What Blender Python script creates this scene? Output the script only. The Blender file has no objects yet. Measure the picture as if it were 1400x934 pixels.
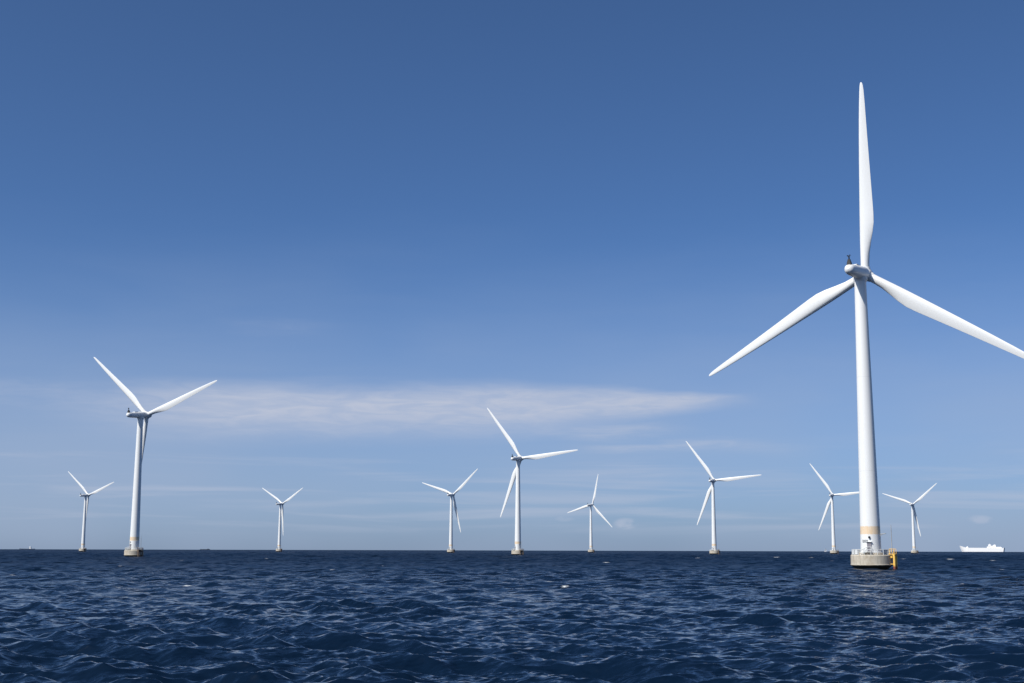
import bpy, math, random
import numpy as np
from mathutils import Matrix, Vector

R = math.radians
random.seed(4)
scene = bpy.context.scene
COL = scene.collection

# ------------------------------------------------------------------ camera, sky, sun, exposure
EYE = 4.351                      # metres above the sea (deck of a boat)
EARTH = 6371e3 * 7 / 6           # earth radius with usual refraction
LENS = 1781.92 / 1400 * 36
TILT, ROLL = R(9.0464), R(0.153)
SUN_AZ, SUN_EL = R(232), R(46)   # azimuth clockwise from the view direction (+Y)

cam_data = bpy.data.cameras.new('camera')
cam_data.sensor_width = 36
cam_data.lens = LENS
cam_data.clip_start = 0.5
cam_data.clip_end = 60000
cam = bpy.data.objects.new('camera', cam_data)
COL.objects.link(cam)
fw = Vector((0, math.cos(TILT), math.sin(TILT)))
up0 = Vector((0, -math.sin(TILT), math.cos(TILT)))
rt0 = Vector((1, 0, 0))
rt = rt0 * math.cos(ROLL) + up0 * math.sin(ROLL)
up = up0 * math.cos(ROLL) - rt0 * math.sin(ROLL)
cam.matrix_world = Matrix(((rt.x, up.x, -fw.x, 0), (rt.y, up.y, -fw.y, 0), (rt.z, up.z, -fw.z, EYE), (0, 0, 0, 1)))
scene.camera = cam

scene.view_settings.view_transform = 'Standard'
scene.view_settings.look = 'None'
scene.view_settings.exposure = 0.0
scene.view_settings.gamma = 1.0
scene.view_settings.use_curve_mapping = False


class Nodes:
    """small helper to write node trees as expressions"""
    def __init__(self, tree):
        self.t = tree

    def node(self, kind, **props):
        n = self.t.nodes.new(kind)
        for k, v in props.items():
            setattr(n, k, v)
        return n

    def put(self, sock, v):
        if v is None:
            return
        if isinstance(v, bpy.types.NodeSocket):
            self.t.links.new(v, sock)
        else:
            sock.default_value = v

    def m(self, op, a, b=None, c=None, clamp=False):
        n = self.node('ShaderNodeMath', operation=op, use_clamp=clamp)
        for i, v in enumerate((a, b, c)):
            self.put(n.inputs[i], v)
        return n.outputs[0]

    def vm(self, op, a, b=None):
        n = self.node('ShaderNodeVectorMath', operation=op)
        self.put(n.inputs[0], a)
        self.put(n.inputs[3 if op == 'SCALE' else 1], b)
        return n.outputs[0]

    def step(self, v, lo, hi):
        n = self.node('ShaderNodeMapRange', interpolation_type='SMOOTHSTEP')
        self.put(n.inputs['Value'], v)
        n.inputs['From Min'].default_value = lo
        n.inputs['From Max'].default_value = hi
        return n.outputs[0]

    def noise(self, vec, scale, detail=3, rough=0.5, dist=0.0, color=False):
        n = self.node('ShaderNodeTexNoise')
        self.put(n.inputs['Vector'], vec)
        n.inputs['Scale'].default_value = scale
        n.inputs['Detail'].default_value = detail
        n.inputs['Roughness'].default_value = rough
        n.inputs['Distortion'].default_value = dist
        return n.outputs['Color' if color else 'Fac']

    def mapping(self, vec, loc=(0, 0, 0), rot=(0, 0, 0), scale=(1, 1, 1)):
        n = self.node('ShaderNodeMapping')
        self.put(n.inputs['Vector'], vec)
        n.inputs['Location'].default_value = loc
        n.inputs['Rotation'].default_value = rot
        n.inputs['Scale'].default_value = scale
        return n.outputs[0]

    def mix(self, fac, a, b):
        n = self.node('ShaderNodeMix', data_type='RGBA')
        self.put(n.inputs[0], fac)
        self.put(n.inputs[6], a)
        self.put(n.inputs[7], b)
        return n.outputs[2]

    def combine(self, x, y, z):
        n = self.node('ShaderNodeCombineXYZ')
        for i, v in enumerate((x, y, z)):
            self.put(n.inputs[i], v)
        return n.outputs[0]


world = bpy.data.worlds.new('World')
scene.world = world
world.use_nodes = True
wt = world.node_tree
wt.nodes.clear()
W = Nodes(wt)
sky = W.node('ShaderNodeTexSky', sky_type='NISHITA')
sky.sun_disc = False
sky.sun_elevation = SUN_EL
sky.sun_rotation = SUN_AZ
sky.altitude = 0
sky.air_density = 0.5
sky.dust_density = 1.2
sky.ozone_density = 6.0
SKY_STRENGTH = 0.13
geo = W.node('ShaderNodeTexCoord').outputs['Generated']
sep = W.node('ShaderNodeSeparateXYZ')
W.put(sep.inputs[0], geo)
DEG = 180 / math.pi
az = W.m('MULTIPLY', W.m('ARCTAN2', sep.outputs[0], sep.outputs[1]), DEG)
el = W.m('MULTIPLY', W.m('ARCSINE', sep.outputs[2]), DEG)
uv = W.combine(az, W.m('MULTIPLY', el, 6.0), 0.0)        # streaks lie along the horizon
uv2 = W.combine(az, W.m('MULTIPLY', el, 2.2), 3.0)
n_soft = W.noise(uv, 0.10, 4, 0.55, 0.4)
n_fine = W.noise(uv, 0.45, 5, 0.6, 0.8)
n_big = W.noise(uv2, 0.05, 3, 0.5)
wob = W.m('MULTIPLY', W.m('SUBTRACT', n_soft, 0.5), 1.6)
elw = W.m('ADD', el, wob)


def band(e0, slope, half_top, half_bot, a0, a1, fade0, fade1):
    """a long thin cloud bank: elevation e0 + slope*az, between the azimuths a0 and a1 (degrees)"""
    d = W.m('SUBTRACT', elw, W.m('ADD', e0, W.m('MULTIPLY', az, slope)))
    top = W.m('SUBTRACT', 1.0, W.step(d, 0.0, half_top))
    bot = W.step(d, -half_bot, 0.0)
    left = W.step(az, a0, a0 + fade0)
    right = W.m('SUBTRACT', 1.0, W.step(az, a1 - fade1, a1))
    return W.m('MULTIPLY', W.m('MULTIPLY', top, bot), W.m('MULTIPLY', left, right))


def mul(*a):
    r = a[0]
    for b in a[1:]:
        r = W.m('MULTIPLY', r, b)
    return r


tex = W.m('ADD', 0.35, W.m('MULTIPLY', W.step(n_fine, 0.30, 0.72), 0.65))
# the main bank thins to a point at its right end
m_w = W.m('ADD', 0.25, W.m('MULTIPLY', W.m('SUBTRACT', 1.0, W.step(az, -2.0, 11.0)), 0.75))
m_d = W.m('DIVIDE', W.m('SUBTRACT', W.m('ADD', el, W.m('MULTIPLY', wob, 0.55)), W.m('ADD', 6.25, W.m('MULTIPLY', az, 0.016))), m_w)
main = mul(W.m('SUBTRACT', 1.0, W.step(m_d, 0.15, 1.35)), W.step(m_d, -1.95, -0.1),
           W.step(az, -20.5, -11.5), W.m('SUBTRACT', 1.0, W.step(az, 7.0, 11.2)), W.m('ADD', 0.42, W.m('MULTIPLY', tex, 0.58)))
left = mul(band(6.4, 0.0, 0.8, 1.3, -40.0, -9.0, 15.0, 10.0), tex, 0.20)
low = mul(band(4.4, 0.0, 0.35, 0.45, 2.0, 14.0, 3.0, 6.0), tex, 0.45)
low2 = mul(band(5.1, 0.0, 0.3, 0.4, 0.0, 9.0, 4.0, 5.0), tex, 0.5)
veil = mul(W.m('SUBTRACT', 1.0, W.step(W.m('ADD', el, W.m('MULTIPLY', wob, 1.6)), 0.0, 15.0)),
           W.m('ADD', 0.5, W.m('MULTIPLY', W.step(n_big, 0.25, 0.7), 0.5)), 0.85)
high = mul(band(9.6, 0.0, 0.5, 0.6, -14.0, -7.0, 3.0, 3.0), tex, 0.10)
puff_n = W.noise(W.combine(az, W.m('MULTIPLY', el, 1.6), 7.0), 1.6, 4, 0.6)


def puff(a, e, ra, re, amt):
    d2 = W.m('ADD', W.m('POWER', W.m('DIVIDE', W.m('SUBTRACT', az, a), ra), 2.0),
             W.m('POWER', W.m('DIVIDE', W.m('SUBTRACT', el, e), re), 2.0))
    return mul(W.m('SUBTRACT', 1.0, W.step(d2, 0.0, 1.0)), W.step(puff_n, 0.35, 0.62), amt)


cl = W.m('MULTIPLY', main, 1.0)
n_str = W.noise(W.combine(W.m('MULTIPLY', az, 0.5), W.m('MULTIPLY', el, 9.0), 11.0), 0.16, 4, 0.55, 0.5)
streaks = mul(W.step(n_str, 0.46, 0.72), W.step(el, 0.2, 1.5), W.m('SUBTRACT', 1.0, W.step(el, 2.5, 5.2)), 0.42)
for c in (left, low, low2, high, streaks, puff(4.95, 1.1, 0.62, 0.30, 0.55), puff(19.6, 1.25, 0.6, 0.22, 0.4),
          puff(2.3, 1.3, 0.5, 0.15, 0.2)):
    cl = W.m('ADD', cl, W.m('MULTIPLY', c, W.m('SUBTRACT', 1.0, cl)))
tint = W.node('ShaderNodeMix', data_type='RGBA', blend_type='MULTIPLY')
tint.inputs[0].default_value = 1.0
W.put(tint.inputs[6], sky.outputs[0])
tint.inputs[7].default_value = (0.72, 0.90, 1.0, 1)
CLOUD = (0.495 / SKY_STRENGTH, 0.545 / SKY_STRENGTH, 0.675 / SKY_STRENGTH, 1)
bg = W.node('ShaderNodeBackground')
VEIL = (0.350 / SKY_STRENGTH, 0.435 / SKY_STRENGTH, 0.60 / SKY_STRENGTH, 1)
W.put(bg.inputs['Color'], W.mix(cl, W.mix(veil, tint.outputs[2], VEIL), CLOUD))
bg.inputs['Strength'].default_value = SKY_STRENGTH
wo = W.node('ShaderNodeOutputWorld')
wt.links.new(bg.outputs[0], wo.inputs[0])

sun_data = bpy.data.lights.new('sun', 'SUN')
sun_data.energy = 5.0
sun_data.angle = R(0.53)
sun_data.color = (1.0, 0.955, 0.87)
sun = bpy.data.objects.new('sun', sun_data)
COL.objects.link(sun)
sd = Vector((math.sin(SUN_AZ) * math.cos(SUN_EL), math.cos(SUN_AZ) * math.cos(SUN_EL), math.sin(SUN_EL)))
sun.rotation_euler = sd.to_track_quat('Z', 'Y').to_euler()
sun.location = (-60, -60, 80)


# ------------------------------------------------------------------ helpers
class MB:
    """collects shapes; build() links them as ONE mesh object"""
    def __init__(self):
        self.v, self.f, self.s = [], [], []

    def add(self, verts, faces, smooth=False):
        b = len(self.v)
        self.v += [tuple(p) for p in verts]
        self.f += [tuple(b + i for i in f) for f in faces]
        self.s += [smooth] * len(faces)

    def box(self, c, size, rz=0.0, taper=1.0):
        x, y, z = (s / 2 for s in size)
        P = []
        for sz, t in ((-z, 1.0), (z, taper)):
            for sx, sy in ((-1, -1), (1, -1), (1, 1), (-1, 1)):
                px, py = sx * x * t, sy * y * t
                P.append((c[0] + px * math.cos(rz) - py * math.sin(rz), c[1] + px * math.sin(rz) + py * math.cos(rz), c[2] + sz))
        self.add(P, [(3, 2, 1, 0), (4, 5, 6, 7), (0, 1, 5, 4), (1, 2, 6, 5), (2, 3, 7, 6), (3, 0, 4, 7)])

    def loft(self, rings, cap=True, smooth=True):
        n = len(rings[0])
        P = [p for r in rings for p in r]
        F = []
        for i in range(len(rings) - 1):
            for j in range(n):
                k = (j + 1) % n
                F.append((i * n + j, i * n + k, (i + 1) * n + k, (i + 1) * n + j))
        self.add(P, F, smooth)
        if cap:
            self.add(rings[0], [tuple(reversed(range(n)))])
            self.add(rings[-1], [tuple(range(n))])

    def lathe(self, prof, seg=48, smooth=True, axis='Z', cap=True, origin=(0, 0, 0)):
        rings = []
        for r, h in prof:
            ring = []
            for j in range(seg):
                a = 2 * math.pi * j / seg
                x, y = r * math.cos(a), r * math.sin(a)
                p = (x, y, h) if axis == 'Z' else (x, h, -y)
                ring.append((p[0] + origin[0], p[1] + origin[1], p[2] + origin[2]))
            rings.append(ring)
        self.loft(rings, cap, smooth)

    def tube(self, pts, r, seg=10):
        pts = [Vector(p) for p in pts]
        rings = []
        for i, p in enumerate(pts):
            d = (pts[min(i + 1, len(pts) - 1)] - pts[max(i - 1, 0)]).normalized()
            a = d.orthogonal().normalized() if abs(d.z) > 0.9 else d.cross(Vector((0, 0, 1))).normalized()
            b = d.cross(a)
            rr = r[i] if isinstance(r, (list, tuple)) else r
            rings.append([p + (a * math.cos(2 * math.pi * j / seg) + b * math.sin(2 * math.pi * j / seg)) * rr for j in range(seg)])
        self.loft(rings)

    def build(self, name, material, parent=None, loc=(0, 0, 0)):
        me = bpy.data.meshes.new(name)
        me.from_pydata(self.v, [], self.f)
        me.polygons.foreach_set('use_smooth', self.s)
        me.materials.append(material)
        me.update()
        o = bpy.data.objects.new(name, me)
        COL.objects.link(o)
        o.location = loc
        if parent:
            o.parent = parent
        return o


def tag(o, label=None, cat=None, group=None, kind=None):
    for k, v in (('label', label), ('category', cat), ('group', group), ('kind', kind)):
        if v:
            o[k] = v
    return o


def empty(name, loc, rz=0.0):
    o = bpy.data.objects.new(name, None)
    o.empty_display_size = 2
    COL.objects.link(o)
    o.location = loc
    o.rotation_euler = (0, 0, rz)
    return o


def copy_of(o, parent):
    c = o.copy()
    COL.objects.link(c)
    c.parent = parent
    for ch in o.children:
        copy_of(ch, c)
    return c


def material(name):
    m = bpy.data.materials.new(name)
    m.use_nodes = True
    t = m.node_tree
    t.nodes.clear()
    N = Nodes(t)
    b = N.node('ShaderNodeBsdfPrincipled')
    o = N.node('ShaderNodeOutputMaterial')
    t.links.new(b.outputs[0], o.inputs[0])
    return m, N, b


def paint(name, col, rough=0.45, dirt=0.06, dirt_col=(0.45, 0.42, 0.36), streak=1.0):
    m, N, b = material(name)
    co = N.node('ShaderNodeTexCoord').outputs['Object']
    v = N.mapping(co, scale=(1.2, 1.2, 1.2 - 1.1 * streak))
    n = N.step(N.noise(v, 1.4, 5, 0.6), 0.42, 0.8)
    N.put(b.inputs['Base Color'], N.mix(N.m('MULTIPLY', n, dirt), (*col, 1), (*dirt_col, 1)))
    N.put(b.inputs['Roughness'], N.m('ADD', rough, N.m('MULTIPLY', n, 0.15)))
    return m


M_white = paint('white_gelcoat', (0.78, 0.785, 0.78), 0.38, 0.12)
M_blade = paint('blade_gelcoat', (0.80, 0.805, 0.80), 0.35, 0.08, streak=0.5)
M_black = paint('black_plastic', (0.012, 0.013, 0.016), 0.6, 0.0)
M_grey = paint('grey_steel', (0.33, 0.34, 0.35), 0.45, 0.3)
M_rail = paint('pale_painted_steel', (0.66, 0.68, 0.68), 0.5, 0.25)
M_door = paint('grey_door_paint', (0.22, 0.21, 0.24), 0.5, 0.2)
M_ship = paint('white_ship_paint', (0.80, 0.80, 0.80), 0.4, 0.08)
M_dark_hull = paint('dark_hull_paint', (0.05, 0.06, 0.09), 0.5, 0.2)
M_sail = paint('sail_cloth', (0.78, 0.78, 0.76), 0.8, 0.05)

# tower paint: white with a worn yellow band low down
M_tower, N, b = material('tower_paint')
co = N.node('ShaderNodeTexCoord').outputs['Object']
sx = N.node('ShaderNodeSeparateXYZ')
N.put(sx.inputs[0], co)
z = sx.outputs[2]
stre = N.noise(N.mapping(co, scale=(2.2, 2.2, 0.05)), 1.6, 4, 0.6)
white = N.mix(N.m('MULTIPLY', N.step(stre, 0.45, 0.8), 0.16), (0.78, 0.785, 0.78, 1), (0.5, 0.48, 0.43, 1))
seam = None
for h in (22.0, 43.5):
    s = N.m('SUBTRACT', 1.0, N.step(N.m('ABSOLUTE', N.m('SUBTRACT', z, h)), 0.04, 0.10))
    seam = s if seam is None else N.m('ADD', seam, s)
white = N.mix(N.m('MULTIPLY', seam, 0.2), white, (0.42, 0.43, 0.44, 1))
low = N.m('SUBTRACT', 1.0, N.step(N.m('ADD', z, N.m('MULTIPLY', N.noise(co, 0.8, 4, 0.6), 3.0)), 4.0, 9.5))
white = N.mix(N.m('MULTIPLY', low, 0.25), white, (0.50, 0.50, 0.50, 1))
zw = N.m('ADD', z, N.m('MULTIPLY', N.m('SUBTRACT', N.noise(N.mapping(co, scale=(3, 3, 0.2)), 1.5, 3, 0.6), 0.5), 0.5))
bandf = N.m('MULTIPLY', N.step(zw, 7.7, 7.95), N.m('SUBTRACT', 1.0, N.step(zw, 9.45, 9.75)))
wear = N.step(N.noise(N.mapping(co, scale=(5, 5, 0.25)), 1.8, 4, 0.65), 0.25, 0.65)
yel = N.mix(wear, (0.77, 0.67, 0.55, 1), (0.75, 0.53, 0.30, 1))
N.put(b.inputs['Base Color'], N.mix(N.m('MULTIPLY', bandf, 0.9), white, yel))
b.inputs['Roughness'].default_value = 0.4

# concrete foundation, dark with weed near the water
M_conc, N, b = material('weathered_concrete')
co = N.node('ShaderNodeTexCoord').outputs['Object']
sx = N.node('ShaderNodeSeparateXYZ')
N.put(sx.inputs[0], co)
z = sx.outputs[2]
st = N.noise(N.mapping(co, scale=(1, 1, 0.15)), 1.8, 5, 0.65)
bl = N.noise(co, 0.7, 5, 0.6)
cc = N.mix(N.step(st, 0.35, 0.75), (0.54, 0.485, 0.40, 1), (0.35, 0.32, 0.26, 1))
cc = N.mix(N.m('MULTIPLY', N.step(bl, 0.42, 0.7), 0.75), cc, (0.36, 0.30, 0.22, 1))
wet = N.m('SUBTRACT', 1.0, N.step(N.m('ADD', z, N.m('MULTIPLY', N.m('SUBTRACT', st, 0.5), 0.45)), 0.88, 1.12))
cc = N.mix(wet, cc, N.mix(N.step(bl, 0.4, 0.6), (0.022, 0.024, 0.016, 1), (0.05, 0.042, 0.025, 1)))
N.put(b.inputs['Base Color'], cc)
N.put(b.inputs['Roughness'], N.m('SUBTRACT', 0.85, N.m('MULTIPLY', wet, 0.45)))

# yellow steel, rust and red weed towards the water
M_yel, N, b = material('yellow_marine_paint')
co = N.node('ShaderNodeTexCoord').outputs['Object']
sx = N.node('ShaderNodeSeparateXYZ')
N.put(sx.inputs[0], co)
zz = N.m('ADD', sx.outputs[2], N.m('MULTIPLY', N.m('SUBTRACT', N.noise(co, 2.5, 4, 0.6), 0.5), 1.2))
yc = N.mix(N.step(N.noise(co, 3.0, 5, 0.65), 0.45, 0.75), (0.82, 0.50, 0.09, 1), (0.66, 0.42, 0.16, 1))
yc = N.mix(N.m('SUBTRACT', 1.0, N.step(zz, 0.4, 1.3)), yc, (0.22, 0.055, 0.03, 1))
N.put(b.inputs['Base Color'], yc)
b.inputs['Roughness'].default_value = 0.5


M_brown = paint('brown_landing_paint', (0.15, 0.10, 0.065), 0.7, 0.5, (0.30, 0.20, 0.13))  # dark brown with paler upright streaks, for the other turbines' landings


# ------------------------------------------------------------------ the sea
def sea_drop(x, y):
    return -(x * x + y * y) / (2 * EARTH)


def at_pixel(px, py):
    """point on the mean sea surface under a pixel of the 1400 x 934 photograph"""
    f = 1781.92
    d = (fw * f + rt * (px - 700) - up * (py - 467)).normalized()
    t = EYE / -d.z
    return d.x * t, d.y * t


def build_sea():
    th = []
    a = -180.0
    while a < 180.0 - 1e-6:
        th.append(a)
        q = abs(a)
        a += 0.085 if q < 26 else (0.3 if q < 50 else (1.0 if q < 90 else 2.5))
    th = np.radians(np.array(th))
    rr = [2.0]
    while rr[-1] < 14000:
        r = rr[-1]
        g = 0.010 if r < 30 else (0.0027 if r < 95 else 0.0036 if r < 160 else (0.0034 if r < 1300 else (0.008 if r < 3000 else 0.03)))
        rr.append(r * (1 + g))
    rr = np.array(rr)
    dr = np.gradient(rr)
    nr, nt = len(rr), len(th)
    X0 = rr[:, None] * np.sin(th)[None, :]
    Y0 = rr[:, None] * np.cos(th)[None, :]
    dth = np.minimum(np.abs(np.roll(th, -1) - th), 0.1)
    rng = np.random.default_rng(11)
    n = 170
    lam = np.exp(np.linspace(math.log(0.33), math.log(60.0), n))
    k = 2 * np.pi / lam
    spread = np.where(lam > 6, 0.32, np.where(lam > 2, 0.48, 0.65))
    ang = R(212) + rng.normal(0, 1, n) * spread
    kx, ky = k * np.sin(ang), k * np.cos(ang)
    ph = rng.uniform(0, 2 * np.pi, n)
    B = 0.020
    dln = math.log(60 / 0.33) / n
    amp = np.sqrt(2 * B * dln) / k * np.where(lam > 4.5, 0.9, np.where(lam > 2.2, 1.08, np.where(lam > 1.0, 1.25, 1.15)))
    X = np.zeros_like(X0)
    Y = np.zeros_like(X0)
    Z = np.zeros_like(X0)
    J = np.zeros_like(X0)
    # slow gusts make patches of rougher and calmer water
    gust = (1 + 0.22 * np.sin(X0 / 31 + 1.3 + 0.8 * np.sin(Y0 / 57)) * np.sin(Y0 / 43 + 0.4 + 0.9 * np.sin(X0 / 71))
            + 0.12 * np.sin(X0 / 13 + Y0 / 19))

    # waves come in groups: here and there a set of taller crests, elsewhere only ripples
    g = np.zeros_like(X0)
    for _ in range(14):
        gl = rng.uniform(11, 38)
        ga = rng.uniform(0, 2 * np.pi)
        g += np.sin(2 * np.pi / gl * (math.sin(ga) * X0 + math.cos(ga) * Y0) + rng.uniform(0, 6.28))
    group = np.clip(0.95 + 0.5 * g / math.sqrt(7), 0.4, 1.75)
    for px, py, sz, up_ in ((245, 866, 5, 0.8), (285, 895, 5, 0.9), (200, 925, 5, 0.8), (370, 922, 5, 0.6), (620, 915, 6, 0.5),
                            (30, 925, 5, 0.5), (930, 925, 6, 0.3), (540, 840, 6, 0.3)):
        qx, qy = at_pixel(px, py)
        group += up_ * np.exp(-((X0 - qx) ** 2 + (Y0 - qy) ** 2) / (2 * sz * sz))
    group = np.minimum(group, 1.65)
    group = 1 + (group - 1) * np.clip(1.35 - rr / 160, 0, 1)[:, None]

    def ss(x, lo, hi):
        t = np.clip((x - lo) / (hi - lo), 0, 1)
        return t * t * (3 - 2 * t)

    dense = np.abs(th) < R(50)
    spacing_t = dth
    for i in range(n):
        w = ss(lam[i] / dr, 2.6, 4.2)
        # the sea's own longest waves are about 9 m; farther out longer ones stand in for those too short for the mesh
        lim = np.maximum(7.0, 6.0 * dr)
        w = w * (1 - ss(lam[i] / lim, 0.9, 1.5)) * (1 - ss(rr, 600, 1900))
        rows = np.nonzero(w > 1e-3)[0]
        if not len(rows):
            continue
        sl = slice(rows[0], rows[-1] + 1)
        wt_ = ss(lam[i] / np.maximum(rr[sl, None] * spacing_t[None, :], 1e-6), 2.0, 4.0)
        P = kx[i] * X0[sl] + ky[i] * Y0[sl] + ph[i]
        A = amp[i] * w[sl, None] * wt_ * (gust[sl] if lam[i] < 2.2 else group[sl])
        c, s = np.cos(P), np.sin(P)
        Z[sl] += A * c
        X[sl] -= 0.55 * A * s * kx[i] / k[i]
        Y[sl] -= 0.55 * A * s * ky[i] / k[i]
        J[sl] += A * k[i] * c
    far = ss(np.log(rr), math.log(75), math.log(700))[:, None] * np.ones_like(X0)
    boost = (1 + 0.4 * ss(np.log(rr), math.log(70), math.log(300)))[:, None]
    Z *= boost
    Z += -(X0 ** 2 + Y0 ** 2) / (2 * EARTH)
    # whitecaps: where the crests are at their steepest, and a handful of breaking crests farther out
    foam = np.clip((J - 1.2) / 0.5, 0, 0.4) * (rr < 400)[:, None] * dense[None, :]
    for px, py, w_px, amt in ((252, 802, 7, 1.3), (37, 787, 5, .6), (233, 767, 4, .5), (177, 776, 4, .6), (447, 780, 4, .7),
                              (376, 766, 3, .5), (597, 773, 4, .5), (845, 770, 5, .8), (758, 797, 5, .7), (787, 805, 6, .9),
                              (1062, 763, 5, .9), (1035, 763, 4, .7), (1305, 766, 5, .8), (1325, 801, 5, .5), (1360, 768, 4, .7),
                              (1108, 764, 4, .4), (520, 775, 3, .4), (60, 772, 4, .4), (660, 790, 4, .4), (1250, 765, 4, .6),
                              (960, 764, 4, .5), (905, 782, 4, .4), (1180, 800, 4, .3), (1065, 873, 7, .5), (1360, 780, 4, .5), (1120, 768, 4, .3)):
        fx, fy = at_pixel(px, py)
        fr = math.hypot(fx, fy)
        fa = math.atan2(fx, fy)
        i0 = np.searchsorted(rr, fr)
        j0 = int(np.argmin(np.abs(th - fa)))
        # slide to the nearest crest
        win = J[i0 - 6:i0 + 7, j0 - 6:j0 + 7]
        di, dj = np.unravel_index(np.argmax(win), win.shape)
        i0, j0 = i0 - 6 + di, j0 - 6 + dj
        wa = w_px / 1781.92
        for i in range(i0 - 2, i0 + 3):
            for j in range(j0 - 14, j0 + 15):
                g = 1.7 * amt * math.exp(-((th[j] - th[j0]) / wa) ** 2 - ((i - i0) / 1.0) ** 2)
                foam[i, j] = max(foam[i, j], g)
    co = np.stack([X0 + X, Y0 + Y, Z], -1).reshape(-1, 3)
    co = np.vstack([co, [[0, 0, 0]]])
    ii, jj = np.meshgrid(np.arange(nr - 1), np.arange(nt), indexing='ij')
    jn = (jj + 1) % nt
    quads = np.stack([ii * nt + jj, (ii + 1) * nt + jj, (ii + 1) * nt + jn, ii * nt + jn], -1).reshape(-1, 4)
    quads = quads[:, ::-1]
    j = np.arange(nt)
    tris = np.stack([np.full(nt, nr * nt), (j + 1) % nt, j], -1)
    me = bpy.data.meshes.new('water')
    nv, nq, ntr = len(co), len(quads), len(tris)
    me.vertices.add(nv)
    me.vertices.foreach_set('co', co.astype(np.float32).ravel())
    me.loops.add(nq * 4 + ntr * 3)
    me.loops.foreach_set('vertex_index', np.concatenate([quads.ravel(), tris.ravel()]).astype(np.int32))
    me.polygons.add(nq + ntr)
    me.polygons.foreach_set('loop_start', np.concatenate([np.arange(nq) * 4, nq * 4 + np.arange(ntr) * 3]).astype(np.int32))
    me.polygons.foreach_set('use_smooth', np.ones(nq + ntr, bool))
    for nm, arr in (('far', far), ('foam', foam)):
        at = me.attributes.new(nm, 'FLOAT', 'POINT')
        at.data.foreach_set('value', np.append(arr.ravel(), 0).astype(np.float32))
    me.update(calc_edges=True)
    me.validate()
    o = bpy.data.objects.new('water', me)
    COL.objects.link(o)
    o['kind'] = 'structure'
    return o


M_sea, N, b = material('sea_water')
pos = N.node('ShaderNodeNewGeometry')
P3 = pos.outputs['Position']
far = N.node('ShaderNodeAttribute', attribute_name='far').outputs['Fac']
foam = N.node('ShaderNodeAttribute', attribute_name='foam').outputs['Fac']
flat = N.vm('MULTIPLY', P3, (1, 1, 0))
wind = N.mapping(flat, rot=(0, 0, R(30)), scale=(0.42, 1.0, 1.0))


def ripple(scale, detail, offs):
    c = N.noise(N.vm('ADD', wind, offs), scale, detail, 0.6, color=True)
    return N.vm('MULTIPLY', N.vm('SUBTRACT', c, (0.5, 0.5, 0.5)), (1, 1, 0))


r1 = N.vm('ADD', N.vm('SCALE', ripple(1.5, 3, (3, 5, 1)), 0.9), N.vm('SCALE', ripple(6.0, 4, (13, 1, 4)), 1.2))
r2 = N.vm('SCALE', ripple(0.55, 4, (11, 7, 2)), N.m('MULTIPLY', far, 3.0))
patch = N.m('ADD', 0.45, N.m('MULTIPLY', N.step(N.noise(N.mapping(flat, scale=(0.6, 1, 1)), 0.07, 3, 0.6), 0.3, 0.7), 1.3))
rip = N.vm('ADD', N.vm('SCALE', r1, patch), r2)
nrm = N.vm('NORMALIZE', N.vm('ADD', pos.outputs['Normal'], rip))
N.put(b.inputs['Normal'], nrm)
tone = N.noise(N.mapping(flat, scale=(0.5, 1, 1)), 0.012, 4, 0.55)
deep = N.mix(N.step(tone, 0.35, 0.65), (0.0020, 0.0080, 0.021, 1), (0.0030, 0.0115, 0.031, 1))
fn = N.step(N.noise(N.mapping(P3, rot=(0, 0, R(30)), scale=(0.6, 1.4, 1.4)), 7.0, 6, 0.75), 0.38, 0.66)
ff = N.m('MULTIPLY', N.step(N.m('MULTIPLY', foam, N.m('ADD', 0.12, fn)), 0.15, 0.75), 0.85)
N.put(b.inputs['Base Color'], N.mix(ff, deep, (0.85, 0.86, 0.86, 1)))
N.put(b.inputs['Roughness'], N.m('ADD', N.m('ADD', 0.05, N.m('MULTIPLY', far, 0.35)), N.m('MULTIPLY', ff, 0.5)))
b.inputs['IOR'].default_value = 1.195

water = build_sea()
water.data.materials.append(M_sea)

# ------------------------------------------------------------------ the wind turbine, built once
HUB_Z, OVERHANG, SHAFT_TILT, BLADE_R = 68.0, 4.5, R(5), 45.9
DECK = 3.3


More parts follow.
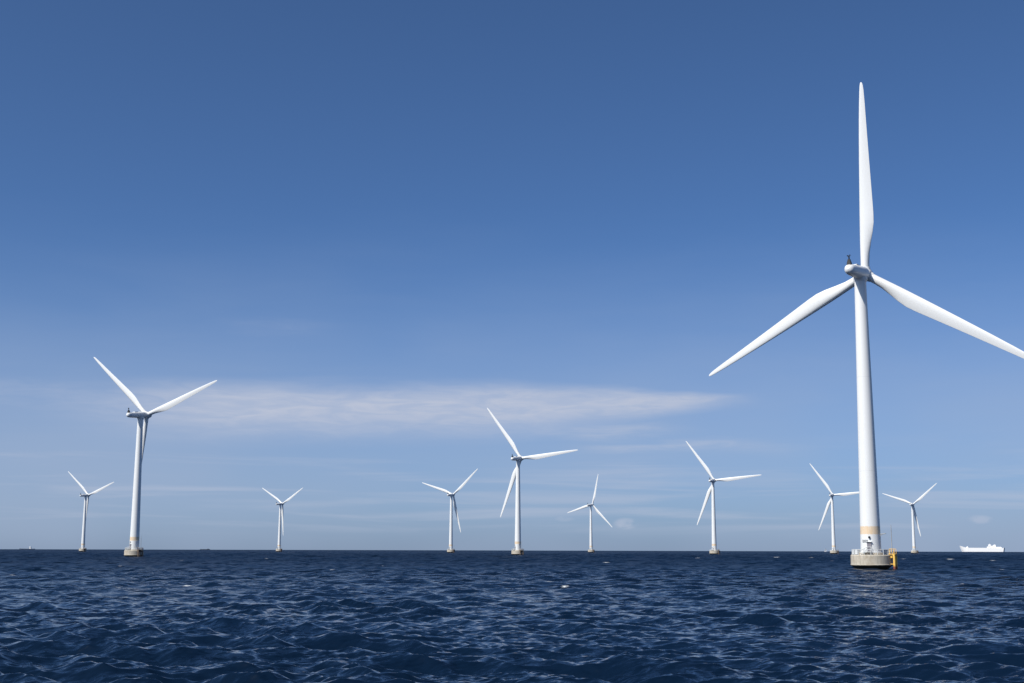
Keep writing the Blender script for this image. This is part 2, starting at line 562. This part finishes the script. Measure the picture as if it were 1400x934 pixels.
def blade_mesh():
    mb = MB()
    # radius, leading edge x, chord, thickness ratio, twist (deg)
    S = [(1.2, -1.0, 2.0, 1.0, 0), (3.0, -1.0, 2.0, 1.0, 0), (5.0, -1.02, 2.15, 0.86, 3), (7.5, -1.06, 2.65, 0.62, 9),
         (10.0, -1.08, 3.2, 0.46, 11), (12.2, -1.08, 3.48, 0.38, 10.5), (14.5, -1.07, 3.42, 0.33, 9), (18.0, -1.04, 3.15, 0.28, 7),
         (22.0, -1.0, 2.84, 0.25, 5), (27.0, -0.94, 2.46, 0.22, 3.4), (32.0, -0.86, 2.08, 0.20, 2), (37.0, -0.75, 1.68, 0.18, 1),
         (41.0, -0.62, 1.33, 0.17, 0.3), (44.0, -0.48, 0.98, 0.16, 0), (45.2, -0.38, 0.72, 0.16, 0), (45.75, -0.26, 0.42, 0.16, 0), (45.9, -0.14, 0.14, 0.2, 0)]
    n = 28
    rings = []
    for r, le, c, tc, tw in S:
        ring = []
        circ = min(1.0, max(0.0, (tc - 0.4) / 0.6))
        for j in range(n):
            a = 2 * math.pi * j / n
            u = 0.5 - 0.5 * math.cos(a)                # 0 leading edge .. 1 trailing edge
            sgn = 1 if math.sin(a) >= 0 else -1
            yt = 5 * tc * c * (0.2969 * math.sqrt(u) - 0.126 * u - 0.3516 * u * u + 0.2843 * u ** 3 - 0.1036 * u ** 4)
            yc = 0.5 * tc * c * abs(math.sin(a))
            y = sgn * ((1 - circ) * yt + circ * yc) * (1.12 if sgn < 0 else 0.88)
            x = le + u * c
            t = R(-tw)
            ring.append((x * math.cos(t) - y * math.sin(t), x * math.sin(t) + y * math.cos(t), r))
        rings.append(ring)
    mb.loft(rings)
    return mb


def hub_mesh():
    mb = MB()
    mb.lathe([(0.3, -1.75), (1.35, -1.7), (1.55, -1.4), (1.62, 0), (1.58, 0.9), (1.42, 1.6), (1.12, 2.2), (0.7, 2.62), (0.25, 2.82), (0.02, 2.86)], 40, axis='Y')
    for kk in range(3):
        a = kk * 2 * math.pi / 3
        rings = []
        for d, rad in ((0.8, 1.2), (1.5, 1.16), (1.75, 1.08)):
            ring = []
            for j in range(28):
                q = 2 * math.pi * j / 28
                x, y = rad * math.cos(q), rad * math.sin(q)
                ring.append((x * math.cos(a) + d * math.sin(a), y, d * math.cos(a) - x * math.sin(a)))
            rings.append(ring)
        mb.loft(rings)
    return mb


def nacelle_mesh():
    """canopy around the shaft axis; origin on the tower axis at shaft height, +Y towards the rotor"""
    mb = MB()
    prof = [(-9.2, 0.1), (-9.12, 0.45), (-8.9, 0.8), (-8.5, 1.06), (-7.9, 1.2), (-6.8, 1.28), (-4.0, 1.42), (-1.0, 1.56), (1.2, 1.62), (2.2, 1.58), (2.62, 1.45)]
    rings = []
    for y, r in prof:
        ring = []
        for j in range(44):
            a = 2 * math.pi * j / 44
            c, s = math.cos(a), math.sin(a)
            sq = 2.2
            x = r * math.copysign(abs(c) ** (2 / sq), c)
            zz = r * math.copysign(abs(s) ** (2 / sq), s)
            ring.append((x, y, -zz))
        rings.append(ring)
    mb.loft(rings)
    return mb


proto = {}


def make_turbine():
    root = empty('wind_turbine', (0, 0, 0))
    # foundation
    mb = MB()
    mb.lathe([(3.3, -2.5), (3.55, -0.4), (3.75, 0.25), (4.38, 0.86), (4.52, 0.92), (4.56, 1.12), (4.5, 1.3), (4.5, 3.12), (4.42, 3.24), (4.3, DECK), (0.5, DECK)], 72, smooth=False)
    fnd = mb.build('foundation', M_conc, root)
    pl = MB()
    pl.lathe([(2.65, DECK + 0.004), (2.65, 3.62), (2.55, 3.7), (2.2, 3.7)], 48, smooth=False)
    pl.build('plinth', M_conc, fnd)
    # railing round the deck: posts, rails and windbreak panels
    rl = MB()
    rad, nseg = 4.18, 18
    gap = {0, 17, 4, 12, 13, 14, 15, 16}
    for i in range(nseg):
        a0 = 2 * math.pi * i / nseg
        a1 = 2 * math.pi * (i + 1) / nseg
        p0 = (rad * math.cos(a0), rad * math.sin(a0))
        p1 = (rad * math.cos(a1), rad * math.sin(a1))
        rl.tube([(p0[0], p0[1], DECK - 0.02), (p0[0], p0[1], DECK + 1.18)], 0.06, 8)
        if i != 0:
            rl.tube([(p0[0], p0[1], DECK + 1.15), (p1[0], p1[1], DECK + 1.15)], 0.055, 8)
            rl.tube([(p0[0], p0[1], DECK + 0.60), (p1[0], p1[1], DECK + 0.60)], 0.035, 6)
        if i not in gap:
            mx, my = (p0[0] + p1[0]) / 2, (p0[1] + p1[1]) / 2
            ln = math.hypot(p1[0] - p0[0], p1[1] - p0[1])
            f_ = 0.62 if i % 2 else 0.92
            rl.box((mx, my, DECK + 0.60), (ln * f_, 0.05, 1.02), math.atan2(p1[1] - p0[1], p1[0] - p0[0]))
    rl.build('railing', M_rail, root)
    # boat landing: at local +X
    bl = MB()
    bl.box((4.75, 0, DECK + 0.16), (1.5, 2.7, 0.18))
    bl.box((4.62, 0, DECK - 0.45), (0.3, 2.7, 0.5))
    for y in (-1.2, 1.2):
        bl.tube([(4.55, y, DECK - 0.5), (5.05, y, DECK - 0.5)], 0.10, 8)
        bl.tube([(4.25, y, DECK + 0.2), (4.25, y, DECK + 1.35)], 0.07, 8)
        bl.tube([(4.25, y, DECK + 1.3), (5.25, y, DECK + 1.3), (5.3, y, DECK + 0.2)], 0.06, 8)
    land = bl.build('boat_landing', M_yel, root)
    for y in (-1.2, 1.2):
        ft = MB()
        ft.tube([(4.95, y * 0.9, DECK + 0.15), (5.22, y, DECK - 0.25), (5.22, y, -1.6)], 0.26, 14)
        ft.build('fender', M_yel, land)
    for y in (-1.2, 1.2):
        br = MB()
        br.tube([(4.35, y, 1.25), (5.05, y, 1.25)], 0.10, 8)
        br.build('brace', M_yel, land)
    ld = MB()
    for y in (-0.3, 0.3):
        ld.tube([(5.02, y, DECK + 1.2), (5.02, y, -1.2)], 0.06, 8)
    for i in range(17):
        ld.tube([(5.02, -0.3, -0.9 + i * 0.3), (5.02, 0.3, -0.9 + i * 0.3)], 0.025, 6)
    ld.build('ladder', M_yel, land)
    # davit mast on the edge of the deck
    ms = MB()
    ms.tube([(4.5, 0.55, DECK + 0.2), (4.5, 0.55, 8.9), (4.5, 0.55, 10.0)], [0.10, 0.075, 0.04], 10)
    ms.box((4.5, 0.55, DECK + 0.4), (0.4, 0.4, 0.35))
    ms.tube([(4.5, 0.55, 8.6), (4.5, 0.2, 8.7)], 0.03, 6)
    ms.build('mast', M_grey, root)
    # tower
    tb = MB()
    prof = []
    for i in range(33):
        t = i / 32
        prof.append((2.27 + (1.30 - 2.27) * t, 3.64 + (66.35 - 3.64) * t))
    tb.lathe(prof, 64)
    tower = tb.build('tower', M_tower, root)
    fl = MB()
    fl.lathe([(2.27, 3.66), (2.45, 3.72), (2.45, 3.9), (2.27, 3.96)], 64, smooth=False, cap=False)
    fl.build('base_flange', M_white, tower)

    def on_tower(angle, h):
        rr_ = 2.27 + (1.30 - 2.27) * (h - 3.64) / 62.7
        return rr_ * math.cos(angle), rr_ * math.sin(angle), rr_
    aD = R(-88)
    x, y, _ = on_tower(aD, 5.3)
    d = MB()
    d.box((x * 0.985, y * 0.985, 5.05), (0.95, 0.32, 2.05), aD + math.pi / 2)
    door = d.build('door', M_door, tower)
    d = MB()
    d.box((x * 1.055, y * 1.055, 6.16), (1.25, 0.55, 0.09), aD + math.pi / 2)
    d.build('canopy', M_rail, door)
    aL = R(-86)
    x, y, _ = on_tower(aL, 7.3)
    d = MB()
    d.box((x * 0.99, y * 0.99, 7.2), (0.36, 0.45, 0.42), aL + math.pi / 2)
    d.lathe([(0.05, 6.95), (0.2, 6.97), (0.24, 7.2), (0.16, 7.34), (0.05, 7.38)], 16, origin=(x * 1.09, y * 1.09, 0))
    d.build('lamp', M_black, tower)
    # small bracket on the lee side
    x, y, r_ = on_tower(R(-12), 7.9)
    d = MB()
    d.tube([(x * 0.97, y * 0.97, 7.85), (x * 1.55, y * 1.55, 7.95)], 0.09, 8)
    d.tube([(x * 0.97, y * 0.97, 7.3), (x * 1.3, y * 1.3, 7.88)], 0.05, 8)
    d.box((x * 1.55, y * 1.55, 7.98), (0.4, 0.3, 0.16), R(-12))
    d.build('bracket', M_grey, tower)
    # notice plate
    aP = R(-112)
    x, y, _ = on_tower(aP, 6.4)
    d = MB()
    d.box((x * 0.995, y * 0.995, 6.35), (1.3, 0.18, 0.55), aP + math.pi / 2)
    d.build('notice_plate', M_grey, tower)
    # stair up to the door, along the front of the tower
    st_ = MB()
    for i in range(5):
        st_.box((-1.55 + i * 0.31, -2.95, DECK + 0.10 + i * 0.155), (0.32, 0.8, 0.05))
    for yy in (-3.36, -2.54):
        st_.tube([(-1.75, yy, DECK + 0.0), (-0.25, yy, DECK + 0.76)], 0.07, 8)
        st_.tube([(-1.75, yy, DECK + 0.95), (-0.25, yy, DECK + 1.7), (0.65, yy, DECK + 1.7)], 0.05, 8)
        for q in (0.0, 0.5, 1.0):
            st_.tube([(-1.75 + 1.5 * q, yy, DECK + 0.75 * q), (-1.75 + 1.5 * q, yy, DECK + 0.95 + 0.75 * q)], 0.04, 6)
        st_.tube([(0.62, yy, DECK), (0.62, yy, DECK + 1.7)], 0.05, 6)
    st_.box((0.2, -2.95, DECK + 0.76), (0.95, 0.9, 0.06))
    st_.build('stair', M_rail, root)
    # nacelle
    nac = nacelle_mesh().build('nacelle', M_white, root, (0, 0, HUB_Z))
    wv = MB()
    wv.box((0, -8.0, 1.42), (1.0, 1.1, 0.8), 0, 0.75)
    wv.box((0, -8.02, 2.0), (0.7, 0.75, 0.6), 0, 0.75)
    wv.tube([(0, -8.0, 2.2), (0, -8.0, 3.15)], 0.16, 8)
    wv.tube([(-0.3, -8.0, 3.05), (0.3, -8.0, 3.05)], 0.06, 8)
    wv.lathe([(0.05, 3.0), (0.16, 3.08), (0.16, 3.22), (0.03, 3.3)], 12, origin=(-0.3, -8.0, 0))
    wv.box((0.3, -8.15, 3.2), (0.05, 0.5, 0.3))
    wv.build('weather_mast', M_black, nac)
    ye = MB()
    ye.lathe([(1.34, -2.35), (1.5, -2.0), (1.62, -1.5), (1.62, -1.2)], 40, smooth=False)
    ye.build('yaw_collar', M_white, nac)
    htc = MB()
    htc.box((0, -3.4, 1.46), (1.5, 2.2, 0.16), 0, 0.92)
    htc.build('roof_hatch', M_rail, nac)
    hub = hub_mesh().build('hub', M_white, root)
    blades = [blade_mesh().build('blade', M_blade, root)]
    for _ in range(2):
        blades.append(copy_of(blades[0], root))
    return root


def pose(root, x, y, yaw, phase, base_turn):
    root.location = (x, y, sea_drop(x, y))
    face = Matrix.Rotation(-yaw, 4, 'Z') @ Matrix.Rotation(SHAFT_TILT, 4, 'X')
    bl = 0
    for ch in root.children:
        nm = ch.name.split('.')[0]
        if nm in ('foundation', 'railing', 'boat_landing', 'mast', 'stair'):
            ch.rotation_euler = (0, 0, base_turn)
        elif nm == 'tower':
            ch.rotation_euler = (0, 0, base_turn)
        elif nm == 'nacelle':
            ch.matrix_local = Matrix.Translation((0, 0, HUB_Z)) @ face
        elif nm == 'hub':
            ch.matrix_local = Matrix.Translation((0, 0, HUB_Z)) @ face @ Matrix.Translation((0, OVERHANG, 0)) @ Matrix.Rotation(phase, 4, 'Y')
        elif nm == 'blade':
            ch.matrix_local = (Matrix.Translation((0, 0, HUB_Z)) @ face @ Matrix.Translation((0, OVERHANG, 0))
                               @ Matrix.Rotation(phase + bl * 2 * math.pi / 3, 4, 'Y'))
            bl += 1


# x, y, yaw, blade phase, turn of the foundation, label
SITES = [
    (80.8, 296.6, 31.2, 2.5, -26, 'nearest and largest white wind turbine, one blade straight up, yellow landing on its base'),
    (-179.7, 628.7, 27.0, 71.7, -40, 'second largest white wind turbine, at far left, two blades raised in a wide V'),
    (-520.6, 1603.2, 29.0, 70.8, -50, 'small distant wind turbine close to the left of the large far left turbine'),
    (-333.5, 1894.4, 33.0, 61.1, -40, 'tiny distant wind turbine alone between the left and centre groups, blades in a symmetrical Y'),
    (-71.6, 1559.2, 28.0, 49.3, -40, 'small distant wind turbine left of centre, its lowest blade half in dark shadow'),
    (4.5, 928.3, 29.8, 84.6, -60, 'mid sized wind turbine at the centre with its upper blade crossing the long cloud'),
    (114.7, 1901.4, 36.0, 16.0, -40, 'tiny distant wind turbine right of centre with one blade nearly upright'),
    (187.5, 1220.0, 28.4, 85.1, -40, 'mid sized wind turbine standing alone between the tiny upright one and the nearest turbine'),
    (376.0, 1539.0, 30.2, 85.7, -30, 'small distant wind turbine with one blade hidden behind the nearest tower'),
    (563.8, 1847.5, 34.4, 50.7, -30, 'small distant wind turbine between the nearest tower and the white ferry'),
]
first = make_turbine()
roots = [first] + [copy_of(first, None) for _ in SITES[1:]]
for root, (x, y, yaw, phs, turn, label) in zip(roots, SITES):
    tag(root, label, 'wind turbine', 'white wind turbines standing in the sea')
    pose(root, x, y, R(yaw), R(phs), R(turn))
    if root is not first:                       # the others' landings are dark brown
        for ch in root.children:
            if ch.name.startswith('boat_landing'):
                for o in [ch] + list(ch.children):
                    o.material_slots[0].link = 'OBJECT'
                    o.material_slots[0].material = M_brown


# ------------------------------------------------------------------ ships on the horizon
def place_x(px, dist):
    """ground x for a photo column at a forward distance, at the horizon"""
    return (px - 700) / 1781.92 * dist * math.cos(TILT)


def ship_hull(mb, prof, beam, taper_bow=0.06):
    """prof: list of (x, z_deck, half-beam factor); keel narrower than the deck"""
    rings = []
    for x, zd, bf, xk in prof:
        hb = beam / 2 * bf
        rings.append([(x, -hb, zd), (xk, -hb * 0.97, 0.5), (xk, -hb * 0.8, -3), (xk, hb * 0.8, -3), (xk, hb * 0.97, 0.5), (x, hb, zd)])
    mb.loft(rings, smooth=False)


# ferry, bow to the left
FD = 5600.0
s = FD * math.cos(TILT) / 1781.92 * 0.985
fx = place_x(1343.5, FD)
ferry = tag(empty('ferry', (fx, FD, sea_drop(fx, FD)), R(-30)), 'long white ferry with raised bow and funnel on the horizon at far right', 'ship')
L = 60 * s
U = s                                # metres in one photo pixel at that distance
h = MB()
ship_hull(h, [(-30 * U, 8.4 * U, 0.04, -26.5 * U), (-27 * U, 7.6 * U, 0.5, -24.5 * U), (-23.5 * U, 6.3 * U, 0.82, -22 * U), (-18 * U, 5.6 * U, 1, -18 * U),
              (10 * U, 5.5 * U, 1, 10 * U), (29.6 * U, 5.5 * U, 0.98, 28.6 * U)], 27)
h.build('hull', M_ship, ferry)
h = MB()
h.box((-19.3 * U, 0, 6.2 * U), (2.6 * U, 14, 1.6 * U), 0, 0.8)
h.tube([(-19.3 * U, 0, 6.9 * U), (-19.3 * U, 0, 8.0 * U)], 0.6, 8)
h.build('foremast_house', M_ship, ferry)
h = MB()
h.box((13.2 * U, 0, 6.4 * U), (12 * U, 22, 2.0 * U))
h.box((12.4 * U, 0, 7.9 * U), (7.5 * U, 21, 1.2 * U), 0, 0.95)
h.build('superstructure', M_ship, ferry)
h = MB()
h.box((10.8 * U, 0, 9.2 * U), (3.6 * U, 24, 1.6 * U), 0, 0.9)
h.tube([(10.6 * U, 0, 9.8 * U), (10.6 * U, 0, 11.6 * U)], [1.2, 0.5], 8)
h.build('bridge', M_ship, ferry)
h = MB()
h.box((16.9 * U, 0, 8.6 * U), (3.4 * U, 9, 2.6 * U), 0, 0.75)
h.build('funnel', M_ship, ferry)
h = MB()
h.box((22.8 * U, 0, 6.1 * U), (7 * U, 20, 1.2 * U), 0, 0.85)
h.build('aft_deckhouse', M_ship, ferry)
# low coaster hull-down at far left with a pale wheelhouse
cx, cd = place_x(38, 7600.0), 7600.0
coaster = tag(empty('coaster', (cx, cd, sea_drop(cx, cd))), 'faint low dark cargo ship with small white wheelhouse on the horizon at far left', 'ship')
h = MB()
ship_hull(h, [(-46, 4.0, 0.06, -41), (-36, 3.4, 0.8, -34), (0, 2.9, 1, 0), (44, 3.2, 0.95, 41)], 13)
h.build('hull', M_dark_hull, coaster)
h = MB()
h.box((18, 0, 7.2), (9, 10, 9))
h.box((17.5, 0, 13.5), (8, 12, 4), 0, 0.9)
h.tube([(18, 0, 15), (18, 0, 19)], 0.5, 8)
h.build('wheelhouse', M_ship, coaster)

# dark vessel beyond the horizon left of centre
bx_, bd = place_x(281, 7900.0), 7900.0
barge = tag(empty('barge', (bx_, bd, sea_drop(bx_, bd))), 'tiny dark flat vessel on the horizon left of the lone Y turbine', 'ship')
h = MB()
ship_hull(h, [(-30, 3.6, 0.3, -26), (-20, 3.2, 1, -19), (22, 3.2, 1, 21), (30, 3.6, 0.7, 27)], 12)
h.build('hull', M_dark_hull, barge)
h = MB()
h.box((18, 0, 4.4), (8, 9, 2.6), 0, 0.9)
h.build('deckhouse', M_dark_hull, barge)

# small sailing boat near the distant turbine left of the nearest tower
yx, yd = place_x(1129.6, 3600.0), 3600.0
yacht = tag(empty('sailing_boat', (yx, yd, sea_drop(yx, yd)), R(15)), 'tiny pale sailing boat on the horizon left of the nearest tower', 'boat')
h = MB()
ship_hull(h, [(-4.5, 1.1, 0.08, -3.6), (-1.5, 1.0, 0.85, -1.4), (1.5, 0.95, 1, 1.4), (4.3, 1.0, 0.7, 3.9)], 2.8)
h.build('hull', M_ship, yacht)
h = MB()
h.tube([(-0.4, 0, 0.9), (-0.4, 0, 9.6)], [0.09, 0.05], 8)
h.tube([(-0.4, 0, 2.0), (3.4, 0.2, 1.9)], 0.06, 8)
h.build('mast', M_grey, yacht)
h = MB()
h.loft([[(-0.3, -0.03, 2.1), (3.3, 0.14, 2.0), (3.3, 0.2, 2.0), (-0.3, 0.03, 2.1)], [(-0.32, 0.12, 5.5), (2.1, 0.36, 5.5), (2.1, 0.42, 5.5), (-0.32, 0.18, 5.5)],
        [(-0.36, -0.03, 9.3), (0.1, 0.05, 9.3), (0.1, 0.09, 9.3), (-0.36, 0.03, 9.3)]], smooth=False)
h.build('mainsail', M_sail, yacht)
h = MB()
h.loft([[(-4.2, 0.0, 1.2), (-0.7, 0.2, 1.4), (-0.7, 0.25, 1.4), (-4.2, 0.05, 1.2)], [(-2.5, 0.2, 4.8), (-0.7, 0.3, 4.8), (-0.7, 0.34, 4.8), (-2.5, 0.24, 4.8)],
        [(-0.9, 0.0, 8.2), (-0.7, 0.03, 8.2), (-0.7, 0.06, 8.2), (-0.9, 0.04, 8.2)]], smooth=False)
h.build('jib', M_sail, yacht)
